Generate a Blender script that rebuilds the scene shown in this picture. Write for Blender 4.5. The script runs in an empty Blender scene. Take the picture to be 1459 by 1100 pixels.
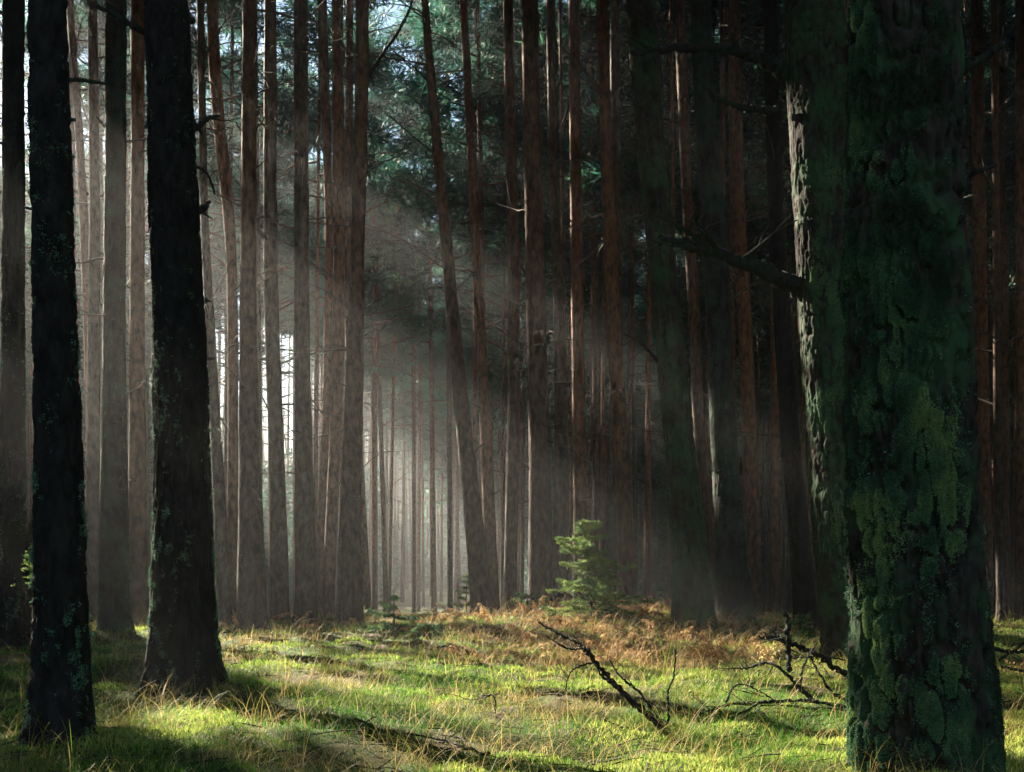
import bpy, math, random
import numpy as np

# ------------------------------------------------------------------ camera, sky, sun, exposure
C = bpy.context.scene
COL = C.collection
R = math.radians
W, F, HZ, CX, EYE = 1459.0, 1564.0, 800.0, 730.0, 1.2     # photo width, focal (px), horizon row, centre column, eye height

cam_d = bpy.data.cameras.new('camera')
cam_d.sensor_width = 36.0
cam_d.lens = F / W * 36.0
cam_d.shift_y = (HZ - 550.0) / W
cam_d.clip_start = 0.05
cam_d.clip_end = 3000
cam = bpy.data.objects.new('camera', cam_d); COL.objects.link(cam)
cam.location = (0, 0, EYE); cam.rotation_euler = (R(90), 0, 0)
C.camera = cam

SUN_AZ, SUN_EL = R(-40.0), R(30.0)                         # azimuth measured from +Y towards +X
SDIR = np.array([math.sin(SUN_AZ) * math.cos(SUN_EL), math.cos(SUN_AZ) * math.cos(SUN_EL), math.sin(SUN_EL)])
world = bpy.data.worlds.new("World"); C.world = world; world.use_nodes = True
wn = world.node_tree.nodes; wl = world.node_tree.links
bg = wn['Background']
sky = wn.new('ShaderNodeTexSky'); sky.sky_type = 'NISHITA'; sky.sun_disc = False
sky.sun_elevation = SUN_EL; sky.sun_rotation = SUN_AZ
sky.air_density = 1.6; sky.dust_density = 0.4; sky.ozone_density = 4.0
wl.new(sky.outputs[0], bg.inputs[0]); bg.inputs[1].default_value = 0.022

sun_d = bpy.data.lights.new('sun', 'SUN'); sun_d.energy = 5.0; sun_d.angle = R(0.5); sun_d.color = (1.0, 0.87, 0.68)
sun = bpy.data.objects.new('sun', sun_d); COL.objects.link(sun)
from mathutils import Vector
sun.rotation_euler = Vector(SDIR).to_track_quat('Z', 'Y').to_euler()
sun.location = (-30, 40, 40)

C.view_settings.view_transform = 'Standard'; C.view_settings.look = 'None'
C.view_settings.exposure = 3.25; C.view_settings.gamma = 1.0
C.render.engine = 'CYCLES'
cy = C.cycles
cy.use_denoising = True; cy.denoiser = 'OPENIMAGEDENOISE'; cy.denoising_input_passes = 'RGB_ALBEDO_NORMAL'
cy.max_bounces = 4; cy.diffuse_bounces = 2; cy.glossy_bounces = 1; cy.transmission_bounces = 2; cy.volume_bounces = 0
cy.transparent_max_bounces = 4
cy.use_adaptive_sampling = True; cy.adaptive_threshold = 0.01
cy.sample_clamp_indirect = 3.0
cy.caustics_reflective = False; cy.caustics_refractive = False

rng = np.random.default_rng(11)
random.seed(4)

# ------------------------------------------------------------------ numpy helpers
def _h(ix, iy, iz, seed):
    h = (ix.astype(np.uint32) * np.uint32(374761393) + iy.astype(np.uint32) * np.uint32(668265263)
         + iz.astype(np.uint32) * np.uint32(2147483647) + np.uint32(seed * 144665 + 7))
    h = (h ^ (h >> np.uint32(13))) * np.uint32(1274126177)
    h = (h ^ (h >> np.uint32(16))) * np.uint32(2246822519)
    return ((h ^ (h >> np.uint32(15))) & np.uint32(0xffffff)).astype(np.float64) / 16777215.0

def vnoise(x, y, z, seed=0):
    x, y, z = np.broadcast_arrays(np.asarray(x, float), np.asarray(y, float), np.asarray(z, float))
    fx, fy, fz = np.floor(x), np.floor(y), np.floor(z)
    ux, uy, uz = x - fx, y - fy, z - fz
    ix, iy, iz = fx.astype(np.int64), fy.astype(np.int64), fz.astype(np.int64)
    s = lambda t: t * t * (3 - 2 * t)
    ux, uy, uz = s(ux), s(uy), s(uz)
    out = 0
    for a in (0, 1):
        for b in (0, 1):
            for c in (0, 1):
                w = (ux if a else 1 - ux) * (uy if b else 1 - uy) * (uz if c else 1 - uz)
                out = out + w * _h(ix + a, iy + b, iz + c, seed)
    return out

def fbm(x, y, z, oct=3, seed=0):
    t, a, n = 0, 0.5, 0
    for o in range(oct):
        t = t + a * vnoise(np.asarray(x) * 2 ** o, np.asarray(y) * 2 ** o, np.asarray(z) * 2 ** o, seed + o * 17); n += a; a *= 0.5
    return t / n

def sstep(a, b, x):
    t = np.clip((x - a) / (b - a), 0, 1); return t * t * (3 - 2 * t)

def mesh_np(name, V, Q, mat, smooth=True, attrs=None, parent=None, Qmat=None, loc=None):
    """one mesh object out of vertex (N,3) and quad (M,4) arrays"""
    me = bpy.data.meshes.new(name)
    V = np.ascontiguousarray(V, np.float32); Q = np.ascontiguousarray(Q, np.int32)
    me.vertices.add(len(V)); me.vertices.foreach_set('co', V.ravel())
    me.loops.add(Q.size); me.loops.foreach_set('vertex_index', Q.ravel())
    me.polygons.add(len(Q))
    me.polygons.foreach_set('loop_start', np.arange(0, Q.size, 4, dtype=np.int32))
    me.polygons.foreach_set('loop_total', np.full(len(Q), 4, np.int32))
    if smooth: me.polygons.foreach_set('use_smooth', np.ones(len(Q), bool))
    for m in (mat if isinstance(mat, (list, tuple)) else [mat]): me.materials.append(m)
    if Qmat is not None: me.polygons.foreach_set('material_index', np.ascontiguousarray(Qmat, np.int32))
    me.update(calc_edges=True)
    for k, v in (attrs or {}).items():
        a = me.attributes.new(k, 'FLOAT', 'POINT'); a.data.foreach_set('value', np.ascontiguousarray(v, np.float32))
    o = bpy.data.objects.new(name, me); COL.objects.link(o)
    if parent is not None: o.parent = parent
    if loc is not None: o.location = loc
    return o

class MB:
    """collects pieces of vertices and quads for one mesh"""
    def __init__(s): s.V, s.Q, s.T, s.M, s.n = [], [], [], [], 0
    def add(s, V, Q, tint=0.5, m=0):
        s.V.append(V); s.Q.append(Q + s.n); s.n += len(V)
        s.T.append(np.broadcast_to(np.asarray(tint, float), (len(V),))); s.M.append(np.full(len(Q), m))
    def build(s, name, mat, parent=None, smooth=True, loc=None):
        V = np.concatenate(s.V)
        if loc is not None: V = V - np.asarray(loc)
        return mesh_np(name, V, np.concatenate(s.Q), mat, smooth, {'tint': np.concatenate(s.T)}, parent,
                       np.concatenate(s.M) if isinstance(mat, (list, tuple)) else None, loc if parent is None else None)

def tube(P, rad, seg=6, noise=0.0, seed=0):
    """tapered tube along points P (n,3)"""
    P = np.asarray(P, float); n = len(P); rad = np.broadcast_to(np.asarray(rad, float), (n,))
    T = np.gradient(P, axis=0); T /= np.linalg.norm(T, axis=1, keepdims=True) + 1e-9
    ref = np.array([0, 0, 1.0]) if abs(T[:, 2]).mean() < 0.8 else np.array([1.0, 0, 0])
    U = np.cross(T, ref); U /= np.linalg.norm(U, axis=1, keepdims=True) + 1e-9
    Wv = np.cross(T, U)
    th = np.linspace(0, 2 * np.pi, seg, endpoint=False)
    rr = rad[:, None] * np.ones(seg)
    if noise:
        rr = rr * (1 + noise * (np.random.default_rng(seed).random((n, seg)) - 0.5) * 2)
    V = P[:, None] + rr[..., None] * (np.cos(th)[None, :, None] * U[:, None] + np.sin(th)[None, :, None] * Wv[:, None])
    i = np.arange(n - 1)[:, None] * seg; j = np.arange(seg)[None]; k = (j + 1) % seg
    Q = np.stack([i + j, i + k, i + seg + k, i + seg + j], -1).reshape(-1, 4)
    return V.reshape(-1, 3), Q

def smooth_path(P, n):
    """Catmull-Rom through control points (columns beyond 3 are carried along)"""
    P = np.asarray(P, float)
    Pe = np.vstack([2 * P[0] - P[1], P, 2 * P[-1] - P[-2]])
    t = np.linspace(0, len(P) - 1 - 1e-6, n); i = t.astype(int); f = (t - i)[:, None]
    p0, p1, p2, p3 = Pe[i], Pe[i + 1], Pe[i + 2], Pe[i + 3]
    return 0.5 * (2 * p1 + (p2 - p0) * f + (2 * p0 - 5 * p1 + 4 * p2 - p3) * f ** 2 + (3 * p1 - p0 - 3 * p2 + p3) * f ** 3)

def leaves(centers, m, L, wd, spread, g, flat=0.0, tint=None):
    """m small rhombic sprays about every centre"""
    n = len(centers); c = np.repeat(centers, m, 0)
    d = g.normal(size=(n * m, 3)); d[:, 2] *= (1 - flat); d /= np.linalg.norm(d, axis=1, keepdims=True) + 1e-9
    s = g.normal(size=(n * m, 3)); s -= (s * d).sum(1, keepdims=True) * d; s /= np.linalg.norm(s, axis=1, keepdims=True) + 1e-9
    l = L * g.uniform(0.6, 1.3, (n * m, 1)); w = wd * g.uniform(0.6, 1.3, (n * m, 1))
    b = c + d * spread * g.random((n * m, 1)) ** 0.7 * np.array([1, 1, 0.7])
    V = np.stack([b - d * l * .5, b + s * w * .5, b + d * l * .5, b - s * w * .5], 1).reshape(-1, 3)
    Q = np.arange(n * m * 4).reshape(-1, 4)
    t = np.repeat(np.clip((g.random(n) if tint is None else tint), 0, 1), m * 4) * .7 + np.repeat(g.random(n * m), 4) * .3
    return V, Q, t

def blades(P, L, wd, az, tilt, curl, K=4, g=rng, tipw=0.12, twist=None):
    """curved grass blades rooted at P (n,3): tilt = first lean from the vertical, curl = extra lean towards the tip"""
    n = len(P)
    V = np.zeros((n, K, 2, 3)); pos = P.copy(); a = tilt.copy(); st = L / (K - 1)
    hx, hy = np.cos(az), np.sin(az); sa = az + np.pi / 2 + (g.normal(0, .5, n) if twist is None else twist)
    sx, sy = np.cos(sa), np.sin(sa)
    for k in range(K):
        w = wd * (1 - (1 - tipw) * (k / (K - 1)) ** 1.5) * .5
        side = np.stack([sx * w, sy * w, np.zeros(n)], 1)
        V[:, k, 0] = pos - side; V[:, k, 1] = pos + side
        pos = pos + np.stack([np.sin(a) * hx * st, np.sin(a) * hy * st, np.cos(a) * st], 1)
        a = a + curl / (K - 1)
    b = np.arange(n)[:, None] * (2 * K); k = np.arange(K - 1)[None] * 2
    Q = np.stack([b + k, b + k + 1, b + k + 3, b + k + 2], -1).reshape(-1, 4)
    return V.reshape(-1, 3), Q

# ------------------------------------------------------------------ ground shape and pixel helpers
FEET = [(-2.77, 6.75), (-2.95, 9.9), (3.9, 12.2), (2.8, 16.6), (3.7, 18.0), (-6.3, 13.9), (-6.4, 17.6)]     # the ground swells over the roots
def gz(x, y):
    x = np.asarray(x, float); y = np.asarray(y, float)
    z = -0.042 * np.clip(y - 22, 0, 45) * sstep(18, 30, y)
    z = z + 0.30 * np.exp(-(((x - 1.6) / 2.6) ** 2 + ((y - 18.5) / 2.6) ** 2))            # mound with the dry bracken
    z = z + 0.10 * np.exp(-(((x - 3.4) / 1.6) ** 2 + ((y - 10.0) / 1.6) ** 2))            # moss hummocks under the brush
    z = z + 0.10 * np.exp(-(((x - 1.5) / .8) ** 2 + ((y - 9.6) / .7) ** 2))
    z = z + (fbm(x * .55 + 9, y * .55, 0 * x, 3, 5) - .5) * .22 + (fbm(x * 2.3, y * 2.3 + 4, 0 * x, 2, 8) - .5) * .13 + (vnoise(x * 6, y * 6, 0 * x, 18) - .5) * .045
    for fx, fy in FEET: z = z + .055 * np.exp(-((x - fx) ** 2 + (y - fy) ** 2) / .42)
    z = z + 1.0 * sstep(90, 170, y)                                                      # the ground climbs far behind
    return z

def pt(px, py, d):
    return np.array([(px - CX) / F * d, d, EYE - (py - HZ) / F * d])

def tag(o, label=None, cat=None, group=None, kind=None):
    for k, v in (('label', label), ('category', cat), ('group', group), ('kind', kind)):
        if v: o[k] = v
    return o

def empty(name, loc, label, cat, group=None):
    o = bpy.data.objects.new(name, None); COL.objects.link(o); o.location = loc
    o.empty_display_size = .2
    return tag(o, label, cat, group)

# ------------------------------------------------------------------ materials
def material(name):
    m = bpy.data.materials.new(name); m.use_nodes = True
    nt = m.node_tree; b = nt.nodes['Principled BSDF']
    b.inputs['Specular IOR Level'].default_value = 0.15
    return m, nt, b

def nd(nt, t, **kw):
    n = nt.nodes.new(t)
    for k, v in kw.items():
        if k.startswith('i_'): n.inputs[k[2:].replace('_', ' ')].default_value = v
        else: setattr(n, k, v)
    return n

def ramp(nt, src, stops):
    r = nd(nt, 'ShaderNodeValToRGB'); e = r.color_ramp.elements
    while len(e) < len(stops): e.new(0.5)
    for el, (p, c) in zip(e, stops):
        el.position = p; el.color = (*c, 1) if len(c) == 3 else c
    nt.links.new(src, r.inputs[0]); return r.outputs[0]

def mixc(nt, f, a, b):
    m = nd(nt, 'ShaderNodeMix', data_type='RGBA')
    for i, v in ((0, f), (6, a), (7, b)):
        if hasattr(v, 'links') or isinstance(v, bpy.types.NodeSocket): nt.links.new(v, m.inputs[i])
        else: m.inputs[i].default_value = (*v, 1) if i else v
    return m.outputs[2]

def bark(name, low, high, z0, z1, green=None, bump=0.5, scale=1.0, rough=0.9):
    """pine bark: dark furrowed plates below, flaky orange above z0..z1, optional green algae film"""
    m, nt, b = material(name); L = nt.links
    tc = nd(nt, 'ShaderNodeTexCoord'); mp = nd(nt, 'ShaderNodeMapping')
    mp.inputs['Scale'].default_value = (8 * scale, 8 * scale, 3.4 * scale)
    L.new(tc.outputs['Object'], mp.inputs[0])
    n1 = nd(nt, 'ShaderNodeTexNoise', i_Scale=1.6, i_Detail=6.0, i_Roughness=.65); L.new(mp.outputs[0], n1.inputs['Vector'])
    vo = nd(nt, 'ShaderNodeTexVoronoi', feature='DISTANCE_TO_EDGE', i_Scale=1.5); L.new(mp.outputs[0], vo.inputs['Vector'])
    n2 = nd(nt, 'ShaderNodeTexNoise', i_Scale=.7, i_Detail=3.0); L.new(tc.outputs['Object'], n2.inputs['Vector'])
    sx = nd(nt, 'ShaderNodeSeparateXYZ'); L.new(tc.outputs['Object'], sx.inputs[0])
    mr = nd(nt, 'ShaderNodeMapRange'); mr.inputs[1].default_value = z0; mr.inputs[2].default_value = z1
    ad = nd(nt, 'ShaderNodeMath', operation='MULTIPLY_ADD'); L.new(n2.outputs[0], ad.inputs[0]); ad.inputs[1].default_value = 3.0; L.new(sx.outputs[2], ad.inputs[2])
    L.new(ad.outputs[0], mr.inputs[0])
    lowc = ramp(nt, n1.outputs[0], [(.36, tuple(c * .25 for c in low)), (.5, low), (.66, tuple(min(1, c * 2.0) for c in low))])
    highc = ramp(nt, n1.outputs[0], [(.36, tuple(c * .3 for c in high)), (.5, high), (.66, tuple(min(1, c * 1.7) for c in high))])
    col = mixc(nt, mr.outputs[0], lowc, highc)
    if green:
        n3 = nd(nt, 'ShaderNodeTexNoise', i_Scale=2.2, i_Detail=5.0, i_Roughness=.7); L.new(tc.outputs['Object'], n3.inputs['Vector'])
        gm = ramp(nt, n3.outputs[0], [(.46, (0, 0, 0)), (.62, (1, 1, 1))])
        col = mixc(nt, gm, col, green)
    at = nd(nt, 'ShaderNodeAttribute', attribute_name='moss')
    col = mixc(nt, at.outputs['Fac'], col, (.03, .08, .036))
    L.new(col, b.inputs['Base Color']); b.inputs['Roughness'].default_value = rough
    h = nd(nt, 'ShaderNodeMath', operation='MULTIPLY_ADD'); L.new(vo.outputs[0], h.inputs[0]); h.inputs[1].default_value = .9; L.new(n1.outputs[0], h.inputs[2])
    bp = nd(nt, 'ShaderNodeBump', i_Strength=bump, i_Distance=.03); L.new(h.outputs[0], bp.inputs['Height']); L.new(bp.outputs[0], b.inputs['Normal'])
    return m

def leafy(name, stops, trans=0.3, rough=.6):
    m, nt, b = material(name); L = nt.links
    at = nd(nt, 'ShaderNodeAttribute', attribute_name='tint')
    c = ramp(nt, at.outputs['Fac'], stops)
    L.new(c, b.inputs['Base Color']); b.inputs['Roughness'].default_value = rough
    t = nd(nt, 'ShaderNodeBsdfTranslucent'); L.new(c, t.inputs[0])
    mx = nd(nt, 'ShaderNodeMixShader'); mx.inputs[0].default_value = trans
    out = nt.nodes['Material Output']
    L.new(b.outputs[0], mx.inputs[1]); L.new(t.outputs[0], mx.inputs[2]); L.new(mx.outputs[0], out.inputs[0])
    return m

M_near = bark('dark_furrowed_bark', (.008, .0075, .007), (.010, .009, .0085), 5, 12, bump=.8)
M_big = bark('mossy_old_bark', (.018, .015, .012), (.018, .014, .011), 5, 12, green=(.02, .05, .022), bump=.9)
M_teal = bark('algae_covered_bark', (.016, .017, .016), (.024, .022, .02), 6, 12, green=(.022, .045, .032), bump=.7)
M_pine = bark('pine_bark', (.034, .026, .021), (.075, .043, .027), 3.5, 9, bump=.6)
M_red = bark('reddish_pine_bark', (.040, .027, .020), (.11, .055, .03), 1.5, 6, bump=.6)
M_gray = bark('grey_pine_bark', (.038, .033, .028), (.06, .046, .034), 5, 11, bump=.6)
M_twig, _nt, _b = material('dead_wood'); _b.inputs['Base Color'].default_value = (.03, .025, .022, 1); _b.inputs['Roughness'].default_value = .85
M_snag, _nt, _b = material('weathered_twigs'); _b.inputs['Base Color'].default_value = (.055, .045, .037, 1); _b.inputs['Roughness'].default_value = .9
M_twig2 = bark('mossy_dead_branch', (.013, .012, .011), (.013, .012, .011), 50, 60, green=(.014, .022, .014), bump=.6, scale=2)
M_leaf = leafy('pine_needles', [(0, (.012, .055, .048)), (.5, (.024, .095, .072)), (1, (.06, .16, .09))], .35)
M_spruce = leafy('spruce_needles', [(0, (.02, .05, .02)), (.6, (.05, .11, .035)), (1, (.17, .22, .05))], .35)
M_grass = leafy('grass_blades', [(0, (.025, .10, .008)), (.35, (.06, .18, .012)), (.55, (.12, .20, .025)), (.75, (.30, .23, .07)), (1, (.45, .34, .14))], .4)
M_moss = leafy('feather_moss', [(0, (.05, .13, .015)), (.5, (.11, .22, .03)), (1, (.32, .38, .08))], .35, .8)
M_bark_moss = leafy('bark_moss', [(0, (.035, .034, .02)), (.3, (.03, .062, .036)), (.6, (.055, .14, .075)), (1, (.19, .28, .10))], .2, .9)
M_lichen = leafy('pale_lichen', [(0, (.03, .075, .045)), (.6, (.06, .14, .08)), (1, (.13, .22, .14))], .2, .9)
M_brack = leafy('dry_bracken_fronds', [(0, (.11, .055, .025)), (.5, (.27, .15, .06)), (1, (.48, .36, .18))], .35, .7)

def mat_ground():
    m, nt, b = material('forest_floor'); L = nt.links
    tc = nd(nt, 'ShaderNodeTexCoord')
    n1 = nd(nt, 'ShaderNodeTexNoise', i_Scale=.9, i_Detail=8.0, i_Roughness=.7); L.new(tc.outputs['Object'], n1.inputs['Vector'])
    n2 = nd(nt, 'ShaderNodeTexNoise', i_Scale=14., i_Detail=6.0, i_Roughness=.7); L.new(tc.outputs['Object'], n2.inputs['Vector'])
    c1 = ramp(nt, n2.outputs[0], [(.35, (.018, .014, .008)), (.5, (.05, .035, .018)), (.7, (.12, .08, .04))])
    c2 = ramp(nt, n2.outputs[0], [(.35, (.015, .035, .006)), (.55, (.035, .085, .012)), (.75, (.08, .12, .025))])
    f = ramp(nt, n1.outputs[0], [(.42, (1, 1, 1)), (.58, (0, 0, 0))])
    L.new(mixc(nt, f, c1, c2), b.inputs['Base Color']); b.inputs['Roughness'].default_value = .95
    bp = nd(nt, 'ShaderNodeBump', i_Strength=.8, i_Distance=.05); L.new(n2.outputs[0], bp.inputs['Height']); L.new(bp.outputs[0], b.inputs['Normal'])
    return m
M_ground = mat_ground()

# ------------------------------------------------------------------ gaps cut into the canopy along sun lines, so beams reach chosen spots
GAPS = []     # (point on the line, radius)
def gap(px, py, d, r, q=1.0): GAPS.append((pt(px, py, d), r, q))
def ggap(px, py, r, q=1.0):  # by a spot on the ground
    d = EYE * F / (py - HZ)
    GAPS.append((np.array([(px - CX) / F * d, d, 0.0]), r, q))
for a in [(350, 930, .25), (440, 950, .2), (520, 975, .2), (600, 1000, .2), (665, 1030, .18), (730, 1060, .15), (420, 915, .3), (680, 925, .5), (760, 905, .6),
          (760, 960, .2), (850, 890, .7), (940, 900, .5), (920, 965, .55), (1000, 960, .45), (1090, 955, .45), (1160, 950, .4), (980, 1000, .3), (1100, 900, .5),
          (1060, 1045, .15), (1130, 1040, .15), (600, 925, .3), (1440, 905, .9), (1450, 935, .6), (1425, 890, .8), (880, 880, .8), (980, 885, .7), (860, 1010, .1),
          (250, 1050, .9, .4), (380, 1060, .9, .4), (520, 1075, .8, .4), (150, 1000, .9, .4), (640, 1085, .6, .4), (30, 1000, .8, .35), (200, 960, .7, .4), (820, 1070, .5, .5)]:
    ggap(*a)
for a in [(612, 810, 36, 2.0), (615, 820, 44, 3.8), (612, 820, 53, 5.6), (612, 830, 64, 6.2), (612, 840, 76, 6.0), (612, 810, 90, 6.0), (612, 800, 104, 6.0), (612, 800, 118, 6.0), (650, 760, 46, 1.6), (600, 690, 40, 1.1), (640, 640, 60, 1.5),
          (312, 560, 27, .8), (330, 440, 30, .8), (480, 600, 28, .5), (465, 500, 31, .7), (125, 300, 30, .8), (112, 430, 27, .4),
          (400, 420, 36, 1.0), (500, 450, 24, .3), (350, 330, 33, .6), (715, 700, 27, .35), (800, 640, 30, .35),
          (660, 430, 36, .5), (740, 720, 33, .5), (930, 780, 30, .3), (1455, 420, 26, .4), (905, 300, 28, .35), (1140, 250, 12.2, .45), (1155, 620, 12.2, .35),
          (838, 790, 17.4, .9), (30, 300, 22, .6), (1150, 450, 12.2, .45), (20, 600, 24, .35), (530, 760, 30, .6), (690, 600, 24, .3),
          (97, 200, 25, .5), (182, 250, 20, .35), (183, 420, 20, .35), (149, 330, 17.6, .3), (149, 480, 17.6, .3), (120, 560, 23, .5), (291, 150, 21.5, .4), (318, 300, 21.5, .4), (290, 480, 20.5, .45), (300, 620, 20.5, .35), (344, 420, 19, .3), (372, 500, 22, .35), (417, 250, 23, .35), (417, 600, 23, .35), (462, 300, 27, .4), (472, 430, 24, .35), (500, 300, 20, .3), (488, 640, 20, .25), (709, 760, 26, .35), (640, 520, 21, .25), (808, 300, 26, .3), (0, 150, 18, .5), (40, 250, 14, .3), (745, 300, 23, .25), (700, 850, 24, .4)]:
    gap(*a)
GP = np.array([g[0] for g in GAPS]); GR = np.array([g[1] for g in GAPS]); GQ = np.array([g[2] for g in GAPS])     # q < 1: only thinned there
def in_gap(c, grow=0.0):
    keep = np.zeros(len(c), bool)
    grg = np.random.default_rng(len(c))
    for p, r, q in zip(GP, GR, GQ):
        v = c - p; t = v @ SDIR; d2 = (v * v).sum(1) - t * t
        hit = (t > 4) & (d2 < (r + grow) ** 2)
        keep |= hit if q == 1 else hit & (grg.random(len(c)) < q)
    return keep

# ------------------------------------------------------------------ trees
ZVIS = lambda d: EYE + (HZ + 40) / F * d           # height at which a tree at depth d leaves the picture

class Axis:
    """centre line and radius of a trunk over height, world coordinates"""
    def __init__(s, zs, xs, ys, rs):
        o = np.argsort(zs); s.z = np.asarray(zs, float)[o]; s.x = np.asarray(xs, float)[o]; s.y = np.asarray(ys, float)[o]; s.r = np.asarray(rs, float)[o]
    def at(s, z): return np.interp(z, s.z, s.x), np.interp(z, s.z, s.y), np.interp(z, s.z, s.r)

def smooth_axis(ax, H):
    z = np.linspace(ax.z[0], H, 60); x, y, r = ax.at(z)
    k = np.array([1, 2, 3, 4, 3, 2, 1.]); k /= k.sum()
    f = lambda a: np.convolve(np.pad(a, 3, mode='reflect', reflect_type='odd'), k, 'valid')
    return Axis(z, f(x), f(y), np.maximum(f(r), .012))

def trunk_surface(ax, zb, zt, seg, nz, depth, fscale, seed, flare=.35, lump=.10, zvis=None):
    """grid of surface points with furrowed bark and root flare"""
    if zvis and zvis < zt:
        n1 = int(nz * .85); zz = np.concatenate([np.linspace(zb, zvis, n1, endpoint=False), np.linspace(zvis, zt, nz - n1)])
    else: zz = np.linspace(zb, zt, nz)
    th = np.linspace(0, 2 * np.pi, seg, endpoint=False)
    x, y, r = ax.at(zz); Z, TH = np.meshgrid(zz, th, indexing='ij'); r = r[:, None] + 0 * TH
    u, v = np.cos(TH) * r, np.sin(TH) * r
    k = 3 + seed % 3
    fl = np.exp(-np.clip(Z - zb - .25, 0, None) / .28)
    rr = r * (1 + flare * fl * (.55 + .45 * np.cos(k * TH + seed)))
    rr = rr * (1 + lump * 2 * (fbm(u * 3, v * 3, Z * 1.1 + seed, 2, seed) - .5))
    fur = 0 * rr
    if depth:
        n = fbm(u * fscale, v * fscale, Z * fscale * .33, 3, seed + 3)
        fur = 1 - np.clip(np.abs(2 * n - 1) * 4.0, 0, 1)
        n2 = fbm(u * fscale * 2.6, v * fscale * 2.6, Z * fscale * .8, 3, seed + 9) - .5
        rr = rr + depth * (n2 * 1.05 - fur * 1.3 + .4)
    P = np.stack([x[:, None] + rr * np.cos(TH), y[:, None] + rr * np.sin(TH), Z], -1)
    return P, TH, rr, fur

def grid_quads(nz, seg):
    i = np.arange(nz - 1)[:, None] * seg; j = np.arange(seg)[None]; k = (j + 1) % seg
    return np.stack([i + j, i + k, i + seg + k, i + seg + j], -1).reshape(-1, 4)

def twig(mb, p0, az, el, L, r, g, sub=2, droop=-.25, tint=.5, m=0):
    """dead side branch with a few offshoots"""
    n = 7; P = [np.asarray(p0, float)]; a, e = az, el
    for k in range(n - 1):
        a += g.normal(0, .13); e += droop / n + g.normal(0, .12)
        P.append(P[-1] + L / (n - 1) * np.array([math.cos(a) * math.cos(e), math.sin(a) * math.cos(e), math.sin(e)]))
    P = np.array(P); mb.add(*tube(P, np.linspace(r, r * .25, n), 5), tint, m)
    if sub > 0:
        for q in range(g.integers(1, 4)):
            i = g.integers(2, n - 1)
            twig(mb, P[i], a + g.choice([-1, 1]) * g.uniform(.4, 1.0), e + g.normal(0, .3), L * g.uniform(.25, .5), r * .5, g, sub - 1, droop, tint, m)

def crown(ax, base, H, zc, Rc, g, fine, parent, dens=1.0):
    mb = MB(); cen = []
    nl = int(g.integers(16, 24)); a0 = g.random() * 6
    for i in range(nl):
        f = (i + g.random()) / nl; z = zc + (H - zc) * f * .97; x, y, r = ax.at(z)
        az = a0 + i * 2.4 + g.normal(0, .3); L = Rc * (.62 + .5 * f if f < .8 else 1.02 - 2.2 * (f - .8)) * g.uniform(.65, 1.15); el = g.uniform(-.1, .3) + f * .25
        p = np.array([x, y, z]); P = [p]
        for k in range(4):
            el += g.normal(.05, .12); az += g.normal(0, .18)
            P.append(P[-1] + L / 4 * np.array([math.cos(az) * math.cos(el), math.sin(az) * math.cos(el), math.sin(el)]))
        P = np.array(P); mb.add(*tube(P, np.linspace(.035 + .02 * (1 - f), .01, 5), 4), .5, 1)
        nt_ = max(4, int(11 * L / Rc * dens))
        t = g.uniform(1.2, 4.0, nt_); i0 = np.minimum(t.astype(int), 3); q = P[i0] + (P[i0 + 1] - P[i0]) * (t - i0)[:, None]
        cen.append(q + g.normal(0, .28, (nt_, 3)) * np.array([1, 1, .6]))
    cen = np.concatenate(cen); cen = cen[~in_gap(cen, .45 if fine else .75)]
    if len(cen):
        if fine: V, Q, t = leaves(cen, 100, .34, .046, .6, g, .3)
        else: V, Q, t = leaves(cen, 44, .60, .075, .7, g, .3)
        mb.add(V, Q, t, 0)
    return mb.build('crown', [M_leaf, M_twig], parent, smooth=False, loc=None if parent is None else base)

def tufts_on(Pgrid, mask, n, L, wd, mat, name, parent, base, g, per=1, spread=.0, tintf=None):
    """little moss or lichen blades standing on a trunk's surface wherever the mask (0..1) allows"""
    nz, seg, _ = Pgrid.shape
    dz = np.gradient(Pgrid, axis=0); dt = np.roll(Pgrid, -1, 1) - np.roll(Pgrid, 1, 1)
    N = np.cross(dt, dz); N /= np.linalg.norm(N, axis=2, keepdims=True) + 1e-9
    p = mask.ravel(); c = np.cumsum(p); idx = np.searchsorted(c, g.random(n) * c[-1]); idx = np.minimum(idx, len(c) - 1)
    i, j = idx // seg, idx % seg
    i2 = np.minimum(i + 1, nz - 1); f = g.random((n, 1)); h = g.random((n, 1)); j2 = (j + 1) % seg
    P = Pgrid[i, j] * (1 - f) * (1 - h) + Pgrid[i2, j] * f * (1 - h) + Pgrid[i, j2] * (1 - f) * h + Pgrid[i2, j2] * f * h
    Nn = N[i, j]; t0 = g.random(n) if tintf is None else np.clip(tintf[i, j] + g.normal(0, .12, n), 0, 1)
    P = np.repeat(P, per, 0) + g.normal(0, 1, (n * per, 3)) * spread; Nn = np.repeat(Nn, per, 0); t0 = np.repeat(t0, per)
    m = n * per
    d = Nn * .8 + g.normal(0, .55, (m, 3)) + np.array([0, 0, -.35]); d /= np.linalg.norm(d, axis=1, keepdims=True)
    s = np.cross(d, g.normal(size=(m, 3))); s /= np.linalg.norm(s, axis=1, keepdims=True) + 1e-9
    l = L * g.uniform(.5, 1.4, (m, 1)); w = wd * g.uniform(.6, 1.4, (m, 1))
    b = P - d * l * .2
    V = np.stack([b, b + d * l * .55 + s * w * .5, b + d * l, b + d * l * .55 - s * w * .5], 1).reshape(-1, 3) - base
    return mesh_np(name, V, np.arange(m * 4).reshape(-1, 4), mat, False, {'tint': np.repeat(t0, 4)}, parent)

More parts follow.
